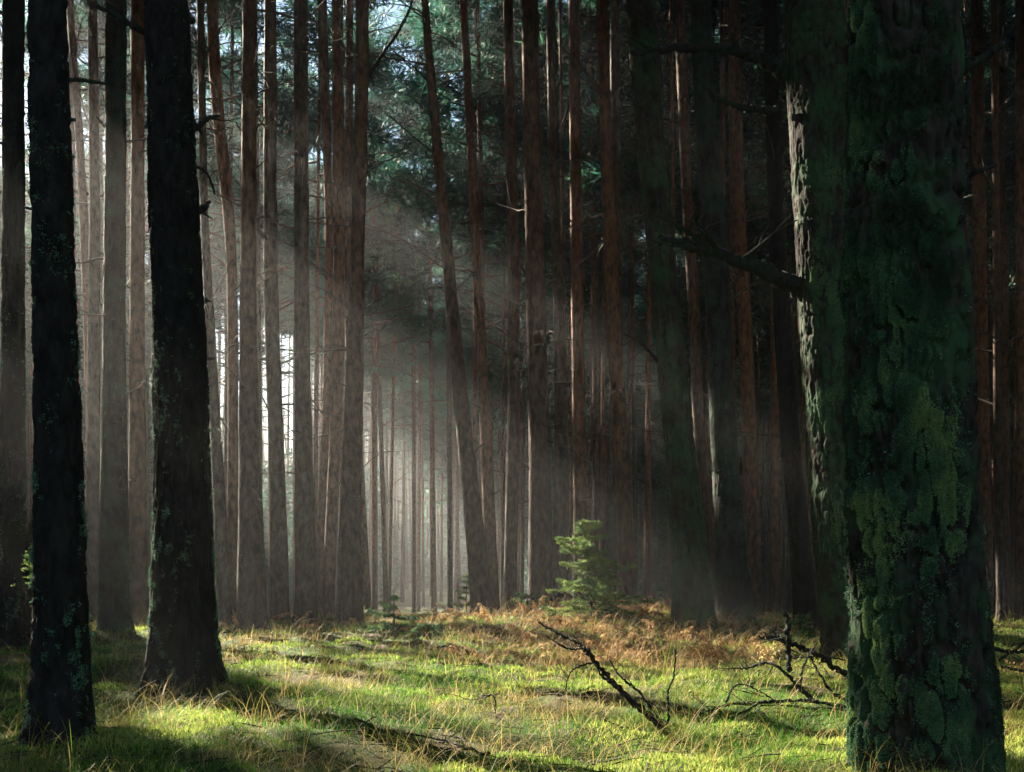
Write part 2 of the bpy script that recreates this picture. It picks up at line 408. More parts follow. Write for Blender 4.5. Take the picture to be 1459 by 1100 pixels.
TREES = []     # (x, y) of every tree already standing
def tree(name, label, d, ctrl, mat, H=None, group=None, seg=14, nz=40, depth=0., fs=12., lump=.08, flare=.3, twigs=0, branches=(), Rc=None, zc=None,
         lich=None, moss=None, seed=0, fine=False, cat='pine tree', dens=1.0):
    g = np.random.default_rng(1000 + seed)
    zs = [EYE - (py - HZ) / F * d for _, py, _ in ctrl]; xs = [(px - CX) / F * d for px, _, _ in ctrl]; rs = [w * (.90 if depth else .84) / 2 / F * d for _, _, w in ctrl]
    H = H or g.uniform(21.5, 23.5)
    bx = float(np.interp(0, sorted(zs), [x for _, x in sorted(zip(zs, xs))])); bz = float(gz(bx, d))
    dx = (xs[0] - xs[-1]) / max(zs[0] - zs[-1], .1)                    # ctrl runs from the top of the picture down
    top = H; zs = [top] + zs; xs = [xs[0] + dx * .6 * (top - zs[1])] + xs; rs = [.035] + rs
    if zs[-1] > bz - .3: zs.append(bz - .3); xs.append(xs[-1]); rs.append(rs[-1] * 1.02)
    ax = smooth_axis(Axis(zs, xs, [d] * len(zs), rs), H)
    base = np.array([bx, d, bz])
    root = empty(name, base, label, cat, group)
    P, TH, rr, fur = trunk_surface(ax, bz - .3, H, seg, nz, depth, fs, seed, flare, lump, ZVIS(d) if ZVIS(d) < H else None)
    mask = np.zeros(P.shape[:2])
    if moss is not None: mask = moss(P, TH, bz) * (1 - sstep(.25, .6, fur))
    mb = MB(); mb.add(P.reshape(-1, 3), grid_quads(*P.shape[:2]))
    for k in range(int(twigs * (2.6 if 18 < d < 33 else 1.5))):
        z = g.uniform(2.5, min(H * .62, 15)); x, y, r = ax.at(z); az = g.uniform(0, 6.28)
        twig(mb, (x + math.cos(az) * r * .7, y + math.sin(az) * r * .7, z), az, g.uniform(-.2, .75), g.uniform(.35, 2.3) * min(1, .4 + z / 11), g.uniform(.009, .024), g, 1 if d < 45 else 0, m=1)
    V = np.concatenate(mb.V); mm = np.zeros(len(V)); mm[:mask.size] = mask.ravel() * .55
    mesh_np('trunk', V - base, np.concatenate(mb.Q), [mat, M_snag], True, {'moss': mm}, root, np.concatenate(mb.M))
    for bp_, r0, r1, sb in branches:                                   # measured branches, one mesh each
        pp = np.array([pt(px, py, d + dd) for px, py, dd in bp_]); bm = MB()
        n = 10 * len(pp); sp = smooth_path(pp, n); sp[1:-1] += g.normal(0, r0 * .12, (n - 2, 3))
        bm.add(*tube(sp, np.linspace(r0, r1, n) * (1 + .12 * g.normal(size=n)), 8, .12, seed))
        for q in range(sb):
            i = g.integers(n // 4, n - 2); dv = sp[i + 1] - sp[i]; twig(bm, sp[i], math.atan2(dv[1], dv[0]) + g.normal(0, .9), g.normal(.5, .4), g.uniform(.12, .4) * (1 + r0 * 10), r0 * .28, g, 1)
        bm.build('branch', M_twig2, root, loc=base)
    if moss is not None:
        ok = (mask > .08) * mask
        tufts_on(P, ok, lich[2] if lich and len(lich) > 2 else 20000, .013, .0044, M_bark_moss, 'moss', root, base, g, tintf=fbm(P[..., 0] * 4, P[..., 1] * 4, P[..., 2] * 3, 3, 40 + seed) * 2.4 - .75)
    if lich:
        n, per = lich[0], lich[1]
        lm = np.clip((vnoise(P[..., 0] * 26, P[..., 1] * 26, P[..., 2] * 13, 60 + seed) - .58) * 5, 0, 1) * np.clip(fbm(P[..., 0] * 4, P[..., 1] * 4, P[..., 2] * 1.5, 2, 70 + seed) * 4 - 1.5, 0, 1) * np.exp(-np.clip(P[..., 2] - bz - 1.2, 0, None) / (1.1 * d / 8)) * (rr > 0)
        lm[P[..., 2] > ZVIS(d)] = 0
        lm += 1e-5
        tufts_on(P, lm, int(n * 2.4), .013, .008, M_lichen, 'lichen', root, base, g, per=max(4, per * 2 // 3), spread=.009)
    crown(ax, base, H, zc or (min(max(H * .5, ZVIS(d) + 1.2), H * .76) if d < 30 else H * g.uniform(.5, .6) if d < 42 else H * g.uniform(.36, .52)), Rc or (g.uniform(2.4, 3.4) if d < 38 else g.uniform(2.9, 3.7)), g, fine, root, dens)
    TREES.append((bx, d))
    return root

def big_moss(seed, base_=.435, bare=.12, west=0):
    def f(P, TH, bz):
        a = fbm(P[..., 0] * 5, P[..., 1] * 5, P[..., 2] * 2.2, 4, seed) + .16 * (vnoise(P[..., 0] * 38, P[..., 1] * 38, P[..., 2] * 26, seed + 2) - .5)
        b = fbm(P[..., 0] * 1.6, P[..., 1] * 1.6, P[..., 2] * .6, 2, seed + 4)
        h = (P[..., 2] - bz)
        thr = base_ + .028 * h + .22 * (b - .5) * -1
        # less moss on the right flank by bare, on the left edge by west
        side = bare * sstep(.15, .75, np.cos(TH)) + west * sstep(-.6, -.95, np.cos(TH))
        m = sstep(thr + side - .06, thr + side + .14, a)
        m[P[..., 2] > 7.5] = 0
        return m
    return f

# --- trees one can tell apart, measured in the photograph (column, row, width in pixels; from the top of the picture down)
FG = 'trees in front of the glade'
BR = lambda pts, r0, r1, sb=0: ([(p + (0,))[:3] if len(p) == 2 else p for p in pts], r0, r1, sb)
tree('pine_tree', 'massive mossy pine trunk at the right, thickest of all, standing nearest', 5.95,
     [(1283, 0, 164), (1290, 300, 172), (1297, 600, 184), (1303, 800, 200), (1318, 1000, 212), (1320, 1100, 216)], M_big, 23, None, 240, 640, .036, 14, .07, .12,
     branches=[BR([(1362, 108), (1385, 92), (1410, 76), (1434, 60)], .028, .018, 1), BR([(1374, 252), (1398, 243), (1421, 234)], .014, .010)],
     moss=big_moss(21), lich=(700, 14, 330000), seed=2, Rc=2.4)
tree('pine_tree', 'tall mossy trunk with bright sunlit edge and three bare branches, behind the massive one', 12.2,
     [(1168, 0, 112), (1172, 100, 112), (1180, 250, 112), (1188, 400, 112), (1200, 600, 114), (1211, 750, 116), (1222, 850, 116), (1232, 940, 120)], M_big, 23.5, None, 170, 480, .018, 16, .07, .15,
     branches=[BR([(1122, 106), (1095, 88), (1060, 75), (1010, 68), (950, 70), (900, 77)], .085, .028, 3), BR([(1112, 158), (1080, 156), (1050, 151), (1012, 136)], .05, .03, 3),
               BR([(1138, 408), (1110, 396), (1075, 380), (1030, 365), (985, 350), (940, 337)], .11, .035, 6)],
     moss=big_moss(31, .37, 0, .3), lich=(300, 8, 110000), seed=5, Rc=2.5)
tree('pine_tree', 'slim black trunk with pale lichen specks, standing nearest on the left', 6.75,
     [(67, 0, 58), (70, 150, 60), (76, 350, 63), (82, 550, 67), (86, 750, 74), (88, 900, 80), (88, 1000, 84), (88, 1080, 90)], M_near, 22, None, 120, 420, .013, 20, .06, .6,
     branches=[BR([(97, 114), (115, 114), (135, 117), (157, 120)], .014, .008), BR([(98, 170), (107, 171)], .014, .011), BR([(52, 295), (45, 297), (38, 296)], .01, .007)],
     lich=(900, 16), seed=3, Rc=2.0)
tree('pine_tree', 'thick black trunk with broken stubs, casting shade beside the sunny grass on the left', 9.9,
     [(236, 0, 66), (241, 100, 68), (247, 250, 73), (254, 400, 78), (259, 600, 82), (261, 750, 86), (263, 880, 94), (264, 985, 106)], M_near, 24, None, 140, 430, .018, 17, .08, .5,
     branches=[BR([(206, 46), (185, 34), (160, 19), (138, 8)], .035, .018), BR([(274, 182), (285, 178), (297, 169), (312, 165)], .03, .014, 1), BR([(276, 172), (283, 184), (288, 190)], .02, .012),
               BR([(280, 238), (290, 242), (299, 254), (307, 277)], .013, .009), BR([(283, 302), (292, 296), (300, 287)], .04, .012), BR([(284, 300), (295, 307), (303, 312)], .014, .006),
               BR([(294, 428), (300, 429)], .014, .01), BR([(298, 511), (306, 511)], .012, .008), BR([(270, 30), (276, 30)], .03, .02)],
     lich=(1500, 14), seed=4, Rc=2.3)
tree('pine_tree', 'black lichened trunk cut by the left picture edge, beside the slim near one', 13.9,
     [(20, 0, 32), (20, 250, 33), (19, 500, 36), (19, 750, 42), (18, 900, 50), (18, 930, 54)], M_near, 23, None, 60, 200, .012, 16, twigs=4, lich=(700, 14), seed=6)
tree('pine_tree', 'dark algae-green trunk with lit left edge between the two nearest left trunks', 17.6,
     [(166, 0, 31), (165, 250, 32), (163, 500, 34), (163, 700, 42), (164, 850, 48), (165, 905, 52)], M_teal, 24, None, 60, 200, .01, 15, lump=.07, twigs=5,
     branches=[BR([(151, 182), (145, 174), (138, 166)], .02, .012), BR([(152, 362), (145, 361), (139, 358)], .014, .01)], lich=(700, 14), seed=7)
tree('pine_tree', 'reddish pine with orange lit edge close behind the algae-green trunk', 20.0,
     [(196, 0, 21), (197, 200, 22), (196, 500, 25), (197, 750, 32), (198, 890, 36)], M_red, 23, None, 30, 90, twigs=9, lich=(200, 10), seed=8)
tree('pine_tree', 'thin wavy pine with glowing orange edge in the pale haze at upper left', 25.,
     [(99, 0, 11), (106, 90, 12), (113, 180, 13), (119, 290, 15), (126, 420, 16), (130, 600, 17), (133, 870, 20)], M_red, 22, None, 20, 70, twigs=8, seed=9)
tree('pine_tree', 'grey hazy trunk just left of the algae-green one', 23.,
     [(132, 0, 15), (136, 300, 18), (134, 500, 20), (133, 700, 23), (131, 890, 27)], M_gray, 23, None, 24, 80, twigs=8, seed=10)
tree('pine_tree', 'crooked orange-edged pine curving right as it descends beside the black stubbed trunk', 21.5,
     [(302, 0, 18), (306, 90, 20), (312, 180, 22), (323, 260, 20), (331, 360, 18), (333, 500, 17), (332, 700, 18), (333, 885, 22)], M_red, 22, None, 30, 110, lump=.12, twigs=12, seed=11)
tree('pine_tree', 'slender sunlit trunk leaning left against the black stubbed trunk', 20.5,
     [(286, 0, 12), (291, 300, 13), (299, 450, 16), (307, 600, 18), (316, 760, 21), (322, 890, 24)], M_gray, 21, None, 24, 80, twigs=8, seed=12)
tree('pine_tree', 'straight dark pine with short forked twigs, right of the crooked orange one', 19.0,
     [(356, 0, 21), (355, 200, 22), (354, 400, 24), (355, 600, 31), (358, 760, 40), (360, 890, 48)], M_pine, 24, None, 48, 160, .008, 14, twigs=5,
     branches=[BR([(366, 184), (376, 170), (388, 150)], .018, .008, 1), BR([(345, 186), (340, 180), (337, 174)], .016, .01), BR([(366, 239), (372, 234), (378, 228)], .016, .009)], lich=(420, 12), seed=13)
tree('pine_tree', 'dark pine close at the right of the straight forked-twig pine', 22.0,
     [(386, 0, 20), (385, 250, 22), (387, 450, 24), (395, 650, 26), (400, 880, 32)], M_gray, 23, None, 30, 90, twigs=9, lich=(250, 10), seed=14)
tree('pine_tree', 'broad grey pine dissolving upward into haze, left of the twin reddish pines', 21.5,
     [(429, 0, 23), (430, 250, 24), (431, 500, 26), (434, 700, 32), (437, 885, 38)], M_gray, 24, None, 30, 90, twigs=9, seed=15, lich=(250, 10))
tree('pine_tree', 'slim reddish pine leaning right, left one of the close pair', 27.,
     [(459, 0, 16), (464, 150, 16), (470, 300, 14), (468, 500, 14), (456, 880, 17)], M_red, 23, None, 24, 80, twigs=10, seed=16)
tree('pine_tree', 'reddish pine touching the dark straight pine on its left side', 24.,
     [(481, 0, 20), (483, 250, 20), (484, 450, 20), (477, 650, 19), (467, 880, 22)], M_red, 24, None, 30, 90, twigs=10, seed=17)
tree('pine_tree', 'dark straight pine left of the bright hazy gap, a spruce sapling at its foot', 20.0,
     [(517, 0, 21), (516, 150, 21), (512, 280, 21), (508, 420, 24), (504, 600, 30), (500, 750, 36), (498, 890, 43)], M_pine, 25, None, 60, 180, .008, 14, twigs=6,
     branches=[BR([(526, 108), (545, 78), (565, 50), (580, 22), (592, -10)], .035, .02, 2), BR([(523, 246), (533, 240), (543, 234)], .018, .01), BR([(519, 440, 0), (540, 427, .2), (566, 412, .4)], .014, .008, 2), BR([(520, 478, 0), (540, 466, .2), (568, 448, .4)], .014, .008, 2)],
     lich=(420, 12), seed=18)
tree('pine_tree', 'thin pine half hidden behind the dark straight pine with the sapling', 29.,
     [(499, 0, 13), (497, 300, 14), (498, 500, 15), (514, 700, 17), (522, 880, 20)], M_red, 23, None, 20, 70, twigs=10, seed=19)
tree('pine_tree', 'leaning slender black-topped pine crossing the bright hazy gap', 21.0,
     [(606, 0, 11), (612, 90, 13), (621, 180, 15), (629, 270, 16), (637, 350, 18), (646, 450, 20), (657, 570, 23), (670, 690, 28), (681, 800, 32), (690, 885, 36)], M_pine, 22, None, 40, 160, .006, 14, twigs=8,
     branches=[BR([(635, 470), (632, 463), (628, 459)], .014, .008), BR([(612, 118), (590, 95), (560, 72)], .016, .007, 3), BR([(626, 224), (590, 195), (555, 165)], .016, .007, 4), BR([(617, 150), (640, 120), (662, 95)], .014, .006, 3)], seed=20, zc=15.5)
tree('pine_tree', 'thin black-topped pine with drooping bare twigs right of the leaning pine', 27.,
     [(660, 0, 13), (667, 110, 14), (674, 260, 15), (681, 400, 16), (692, 600, 19), (703, 875, 24)], M_red, 23, None, 24, 80, twigs=22, seed=21)
tree('pine_tree', 'dark pine rising straight with a sunlit orange stripe low on its left', 25.,
     [(724, 0, 17), (728, 200, 18), (733, 400, 19), (732, 600, 20), (727, 860, 24)], M_pine, 24, None, 30, 90, twigs=9, seed=22)
tree('pine_tree', 'broad dark brown pine, widest between the leaning pine and the spruce sapling', 22.5,
     [(755, 0, 26), (760, 250, 29), (764, 450, 31), (770, 650, 34), (770, 850, 41)], M_pine, 25, None, 40, 120, .006, 14, twigs=8, seed=23, lich=(160, 8))
tree('pine_tree', 'thin shaded pine next right of the broad dark brown one', 28.,
     [(785, 0, 17), (790, 250, 17), (797, 450, 18), (799, 650, 21), (797, 850, 24)], M_gray, 23, None, 24, 80, twigs=10, seed=24)
tree('pine_tree', 'smooth reddish pine rising above the left side of the spruce sapling', 26.,
     [(818, 0, 18), (820, 200, 19), (823, 400, 22), (826, 650, 22), (829, 850, 25)], M_red, 24, None, 30, 90, twigs=9, seed=25)
tree('pine_tree', 'very thin dark pine squeezed between two reddish pines above the sapling', 32.,
     [(840, 0, 11), (845, 250, 12), (849, 450, 13), (853, 850, 16)], M_pine, 23, None, 20, 60, twigs=9, seed=26)
tree('pine_tree', 'reddish pine leaning right with its foot just right of the spruce sapling', 21.0,
     [(858, 0, 17), (864, 200, 19), (872, 400, 22), (883, 600, 23), (891, 760, 25), (896, 860, 32)], M_red, 24, None, 40, 120, .006, 14, twigs=7, seed=27, lich=(250, 10))
tree('pine_tree', 'dark pine standing against the right-leaning reddish pine', 27.,
     [(876, 0, 16), (878, 250, 17), (880, 500, 20), (868, 850, 24)], M_gray, 24, None, 24, 80, twigs=8, seed=28)
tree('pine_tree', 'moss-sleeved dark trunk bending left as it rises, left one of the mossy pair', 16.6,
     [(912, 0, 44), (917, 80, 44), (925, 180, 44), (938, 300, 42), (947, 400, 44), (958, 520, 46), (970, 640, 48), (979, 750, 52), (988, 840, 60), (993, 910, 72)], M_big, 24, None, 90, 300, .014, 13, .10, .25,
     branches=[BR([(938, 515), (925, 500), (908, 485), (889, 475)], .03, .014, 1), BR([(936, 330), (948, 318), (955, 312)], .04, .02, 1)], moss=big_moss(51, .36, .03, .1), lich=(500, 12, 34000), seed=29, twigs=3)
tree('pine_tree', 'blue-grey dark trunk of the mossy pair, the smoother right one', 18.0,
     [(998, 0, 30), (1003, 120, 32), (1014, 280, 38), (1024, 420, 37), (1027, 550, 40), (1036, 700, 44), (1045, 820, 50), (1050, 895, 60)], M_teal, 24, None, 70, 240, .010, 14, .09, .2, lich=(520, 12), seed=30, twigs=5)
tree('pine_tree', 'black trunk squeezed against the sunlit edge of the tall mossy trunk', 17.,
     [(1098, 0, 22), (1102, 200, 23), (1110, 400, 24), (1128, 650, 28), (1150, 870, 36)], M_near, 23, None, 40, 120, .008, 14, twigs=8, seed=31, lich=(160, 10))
tree('pine_tree', 'reddish brown pine in the dark bay between mossy pair and tall mossy trunk', 25.,
     [(1046, 0, 22), (1050, 250, 23), (1064, 500, 24), (1076, 850, 27)], M_red, 24, None, 30, 90, twigs=9, seed=32)
tree('pine_tree', 'thin pine glimpsed between the two trunks of the mossy pair', 26.,
     [(968, 0, 18), (978, 250, 19), (990, 450, 20), (1006, 860, 22)], M_pine, 24, None, 24, 80, twigs=9, seed=33)
tree('pine_tree', 'dark thin trunk with lit red stripe at the right picture edge', 24.,
     [(1454, 0, 16), (1455, 300, 18), (1457, 600, 19), (1458, 870, 22)], M_red, 24, None, 30, 90, twigs=12, seed=34)
tree('pine_tree', 'dark slim trunk with bare twigs in the gloom right of the massive trunk', 21.,
     [(1417, 0, 11), (1420, 300, 12), (1422, 600, 14), (1428, 860, 17)], M_pine, 22, None, 24, 80, twigs=16, seed=35)
tree('pine_tree', 'broad dim pine right against the right flank of the massive trunk', 26.,
     [(1392, 0, 20), (1396, 300, 21), (1400, 600, 23), (1404, 860, 27)], M_red, 24, None, 30, 90, twigs=8, seed=36)

# --- trees farther back that nothing in the photograph tells apart, by the part of the wood they stand in
def zone_of(px, d):
    if px < 330: return ('far pine trunk in the pale haze among the dark left trunks', 'far pines on the left')
    if px < 535: return ('far hazy pine trunk between the straight dark pines left of the gap', 'far pines left of the gap')
    if px < 680: return ('slender far pine in the brightest hazy gap beside the leaning pine', 'far pines in the bright gap')
    if px < 900: return ('thin brown pine far back between leaning pine and mossy pair', 'far pines in the middle')
    if px < 1215: return ('dim thin pine far back between mossy pair and tall mossy trunk', 'far pines in the dark bay')
    return ('dim far pine in the gloom at the right of the massive trunk', 'far pines at the right')
placed = 0; tries = 0
g = np.random.default_rng(77)
while placed < 178 and tries < 8000:
    tries += 1
    d = math.sqrt(g.uniform(27 ** 2, 84 ** 2)); px = g.uniform(-25, 1485); x = (px - CX) / F * d
    if 538 < px < 668 and d < 40: continue
    if 1225 < px < 1370: continue
    if min((x - a) ** 2 + (d - b) ** 2 for a, b in TREES) < 1.15 ** 2: continue
    wpx = g.uniform(.16, .30) / d * F; lean = g.normal(0, .018) * F
    yb = HZ + (EYE - float(gz(x, d))) / d * F
    lab, grp = zone_of(px, d)
    tree('pine_tree', lab, d, [(px - lean * .5, 0, wpx * .72), (px - lean * .2, 400, wpx * .85), (px, yb, wpx * 1.1)], [M_red, M_pine, M_gray, M_red][g.integers(4)], g.uniform(20.5, 22.5), grp,
         12, 26, 0, lump=.06, flare=.2, twigs=int(g.integers(6, 14)) if d < 60 else 4, seed=200 + placed, fine=d > 30, dens=1.0)
    placed += 1
k3 = 0
while k3 < 34:                                                        # thin suppressed stems of the dense middle wood
    d = g.uniform(27, 52); px = g.uniform(675, 1110) if k3 % 5 else g.uniform(1378, 1470); x = (px - CX) / F * d
    if min((x - a) ** 2 + (d - b) ** 2 for a, b in TREES) < .75 ** 2: continue
    wpx = g.uniform(.12, .2) / d * F; lab, grp = zone_of(px, d); yb = HZ + (EYE - float(gz(x, d))) / d * F; lean = g.normal(0, 14)
    tree('pine_tree', lab, d, [(px - lean, 0, wpx * .7), (px - lean * .5, 400, wpx * .85), (px, yb, wpx * 1.1)], [M_red, M_red, M_pine][g.integers(3)], g.uniform(19, 22), grp,
         12, 30, 0, lump=.07, flare=.2, twigs=10, seed=700 + k3, fine=True, Rc=1.6)
    k3 += 1
for k, (px, d, f) in enumerate([(6, 37, .36), (62, 42, .34), (131, 38, .36), (222, 40, .38), (345, 43, .46), (392, 47, .44), (533, 45, .46), (590, 52, .44)]):   # low-crowned trees
    x = (px - CX) / F * d; wpx = .22 / d * F; lab, grp = zone_of(px, d); yb = HZ + (EYE - float(gz(x, d))) / d * F
    tree('pine_tree', lab, d, [(px, 0, wpx * .72), (px, 400, wpx * .85), (px, yb, wpx * 1.1)], [M_red, M_pine, M_gray][k % 3], 22.5, grp,
         12, 26, 0, lump=.06, flare=.2, twigs=8, seed=650 + k, fine=True, Rc=3.7, zc=22.5 * f, dens=1.5)
placed2 = 0
while placed2 < 42:                                                   # the close ranks at the back, whose crowns shut out the sky
    d = g.uniform(42, 66); px = g.uniform(-40, 530) if placed2 % 5 < 3 else g.uniform(690, 1480); x = (px - CX) / F * d
    if min((x - a) ** 2 + (d - b) ** 2 for a, b in TREES) < .9 ** 2: continue
    wpx = g.uniform(.16, .26) / d * F; lab, grp = zone_of(px, d); yb = HZ + (EYE - float(gz(x, d))) / d * F
    tree('pine_tree', lab, d, [(px, 0, wpx * .72), (px, 400, wpx * .85), (px, yb, wpx * 1.1)], [M_red, M_pine, M_gray][g.integers(3)], g.uniform(21.5, 23.5), grp,
         12, 26, 0, lump=.06, flare=.2, twigs=8, seed=500 + placed2, fine=True, Rc=3.3)
    placed2 += 1
print('far pines', placed, placed2)

# --- the wood that goes on all round: one mass
def wood(name, label, spots, dens=1.0, low=False, big=False):
    mb = MB(); g = np.random.default_rng(len(spots))
    for x, y in spots:
        z0 = float(gz(x, y)); H = z0 + g.uniform(21.5, 23.5); r = g.uniform(.12, .2)
        ax = Axis([z0 - .3, H], [x, x + g.normal(0, .4)], [y, y + g.normal(0, .4)], [r, .03])
        zz = np.linspace(z0 - .3, H, 9); X, Y, Rr = ax.at(zz)
        mb.add(*tube(np.stack([X, Y, zz], 1), Rr, 8), .5, 1)
        edge = low and y > 112; zc = z0 + (H - z0) * (.03 if edge else g.uniform(.34, .5) if low else g.uniform(.48, .6)); n = int(170 * dens * (1.9 if edge else 1))  # edge crowns reach the ground to stop sun slipping in underneath
        f = g.random(n); rad = g.uniform(2.4, 3.6) * np.where(f < .85, .65 + .4 * f, .99 - 3 * (f - .85)) * np.sqrt(g.random(n)); a = g.uniform(0, 6.28, n)
        c = np.stack([x + rad * np.cos(a), y + rad * np.sin(a), zc + (H - zc) * f], 1); c = c[~in_gap(c, .8)]
        if len(c): V, Q, t = leaves(c, 16, .66 if big else .55, .24 if big else .19, .8, g, .3); mb.add(V, Q, t, 0)
        if low and g.random() < .97 and not (abs(x / y * F + CX - 612) < 85 and y < 134):                                  # young growth on the far rise
            n = 90; f = g.random(n); rad = 2.2 * (1 - f) * np.sqrt(g.random(n)) + .1; a = g.uniform(0, 6.28, n)
            c = np.stack([x + 1 + rad * np.cos(a), y + rad * np.sin(a), z0 + 11 * f], 1); V, Q, t = leaves(c, 14, .5, .16, .7, g, .3); mb.add(V, Q, t, 0)
    o = mb.build(name, [M_leaf, M_gray], None, smooth=False)
    return tag(o, label, None, None, 'stuff')
def scatter(n, fx, dmin, seed):
    g = np.random.default_rng(seed); out = []
    k = 0
    while len(out) < n and k < n * 60:
        k += 1; p = fx(g)
        if p is None: continue
        if all((p[0] - q[0]) ** 2 + (p[1] - q[1]) ** 2 > dmin ** 2 for q in out): out.append(p)
    return out
def far_spot(g):
    y = g.uniform(80, 147); x = g.uniform(-.62, .58) * y
    if abs(x) > 72: return None
    return (x, y)
def edge_spot(g): return (g.uniform(-74, 74), g.uniform(139, 148))  # belt added at the far edge to block sun from the haze
wood('far_forest', 'dense hazy pine wood closing the view far behind', scatter(560, far_spot, 1.9, 5) + scatter(110, edge_spot, 1.6, 6), .8, True)
def side_spot(g):
    y = g.uniform(-22, 82); x = g.uniform(-70, 45)
    if y > 0 and abs(x) < .5 * y + 1.6: return None
    if y <= 5 and abs(x) < 26: return None
    return (x, y)
wood('forest', 'pine wood standing on all sides of the glade', scatter(470, side_spot, 2.9, 6), 1.0, big=True)

# ------------------------------------------------------------------ ground sheet
def ground():
    a = np.concatenate([-np.geomspace(78, 22, 30), np.linspace(-21, 21, 420), np.geomspace(22, 78, 30)])
    b = np.concatenate([np.linspace(-25, 2.5, 20), np.linspace(3, 26, 400), np.geomspace(26.3, 151.5, 110)])
    X, Y = np.meshgrid(a, b); Z = gz(X, Y)
    ny, nx = X.shape; i = np.arange(ny - 1)[:, None] * nx; j = np.arange(nx - 1)[None]
    Q = np.stack([i + j, i + j + 1, i + nx + j + 1, i + nx + j], -1).reshape(-1, 4)
    tag(mesh_np('ground', np.stack([X, Y, Z], -1).reshape(-1, 3), Q, M_ground), None, None, None, 'structure')
ground()

def inside_trunk(x, y, k=.0):
    return np.zeros(len(x), bool)

# ------------------------------------------------------------------ grass, moss, bracken
def sample_ground(n, d0, d1, g, wide=.5):
    d = d0 * (d1 / d0) ** g.random(n); x = g.uniform(-1, 1, n) * (wide * d + .5)
    return x, d
def grass():
    g = np.random.default_rng(3); mb = MB()
    x, y = sample_ground(330000, 4.6, 30, g)
    tuss = fbm(x * 1.1, y * 1.1, 0 * x, 3, 91); dry = fbm(x * .55 + 3, y * .55, 0 * x, 3, 33)
    keep = g.random(len(x)) < sstep(.40, .60, tuss) * .9 + .1
    x, y, tuss, dry = x[keep], y[keep], tuss[keep], dry[keep]; n = len(x)
    lit_dry = np.clip((y - 8) / 6, 0, 1) * .25 + sstep(-1, 1.5, x) * .12  # drier, paler tint painted in where the ground is sunlit
    t = np.clip((dry - .5) * 2.2 + (fbm(x * 4, y * 4, 0 * x, 2, 66) - .5) * .7 + lit_dry + g.normal(.22, .18, n), 0, 1)
    L = g.uniform(.03, .105, n) * (.3 + 1.6 * tuss) * np.exp(g.normal(0, .25, n)); wd = .0034 * (y / 7) ** .75 * g.uniform(.7, 1.3, n)
    V, Q = blades(np.stack([x, y, gz(x, y) - .01], 1), L, wd, g.uniform(0, 6.28, n), np.abs(g.normal(.35, .3, n)), g.uniform(.4, 2.4, n), 4, g)
    mb.add(V, Q, np.repeat(t, 8))
    x, y = sample_ground(17000, 4.6, 30, g); n = len(x)                # long dry arching stalks
    t = np.clip(g.normal(.80, .14, n), .45, 1); L = g.uniform(.18, .48, n); wd = .0026 * (y / 7) ** .8 * g.uniform(.7, 1.4, n)
    V, Q = blades(np.stack([x, y, gz(x, y) - .01], 1), L, wd, g.uniform(0, 6.28, n), np.abs(g.normal(.5, .35, n)), g.uniform(.6, 2.4, n), 8, g, .3)
    mb.add(V, Q, np.repeat(t, 16))
    for k in range(130):                                               # dry tussocks
        d = 5 * (20 / 5) ** g.random(); x0 = g.uniform(-.45, .40) * d; n = int(g.integers(14, 60))
        x = x0 + g.normal(0, .10, n); y = d + g.normal(0, .10, n); az = g.uniform(0, 6.28) + g.normal(0, .9, n)
        V, Q = blades(np.stack([x, y, gz(x, y) - .01], 1), g.uniform(.14, .42, n), .0032 * (y / 7) ** .8 * g.uniform(.7, 1.3, n), az, np.abs(g.normal(.6, .35, n)), g.uniform(.8, 2.6, n), 8, g, .3)
        mb.add(V, Q, np.repeat(np.clip(g.normal(.72, .14, n), 0, 1), 16))
    tag(mb.build('grass', M_grass, None, smooth=False), 'soft green grass mixed with arching dry stalks across the glade', None, None, 'stuff')
grass()

def moss_ground():
    g = np.random.default_rng(8); mb = MB()
    x, y = sample_ground(300000, 4.8, 22, g)
    m = fbm(x * 1.3 + 5, y * 1.3, 0 * x, 3, 12) + .10 * sstep(.2, 1.2, x)
    k = m > .49; x, y, m = x[k], y[k], m[k]; n = len(x)
    t = np.clip((m - .48) * 3 + g.normal(.15, .2, n), 0, 1)
    lump = .06 * sstep(.49, .66, m)
    V, Q = blades(np.stack([x, y, gz(x, y) + lump - .015], 1), g.uniform(.02, .05, n) * (y / 9) ** .3, .007 * (y / 8) ** .7 * g.uniform(.7, 1.3, n), g.uniform(0, 6.28, n), np.abs(g.normal(.5, .5, n)), g.uniform(.2, 1.5, n), 3, g, .3)
    mb.add(V, Q, np.repeat(t, 6))
    tag(mb.build('moss', M_moss, None, smooth=False), 'cushions of yellow-green feather moss on the sunny ground', None, None, 'stuff')
moss_ground()

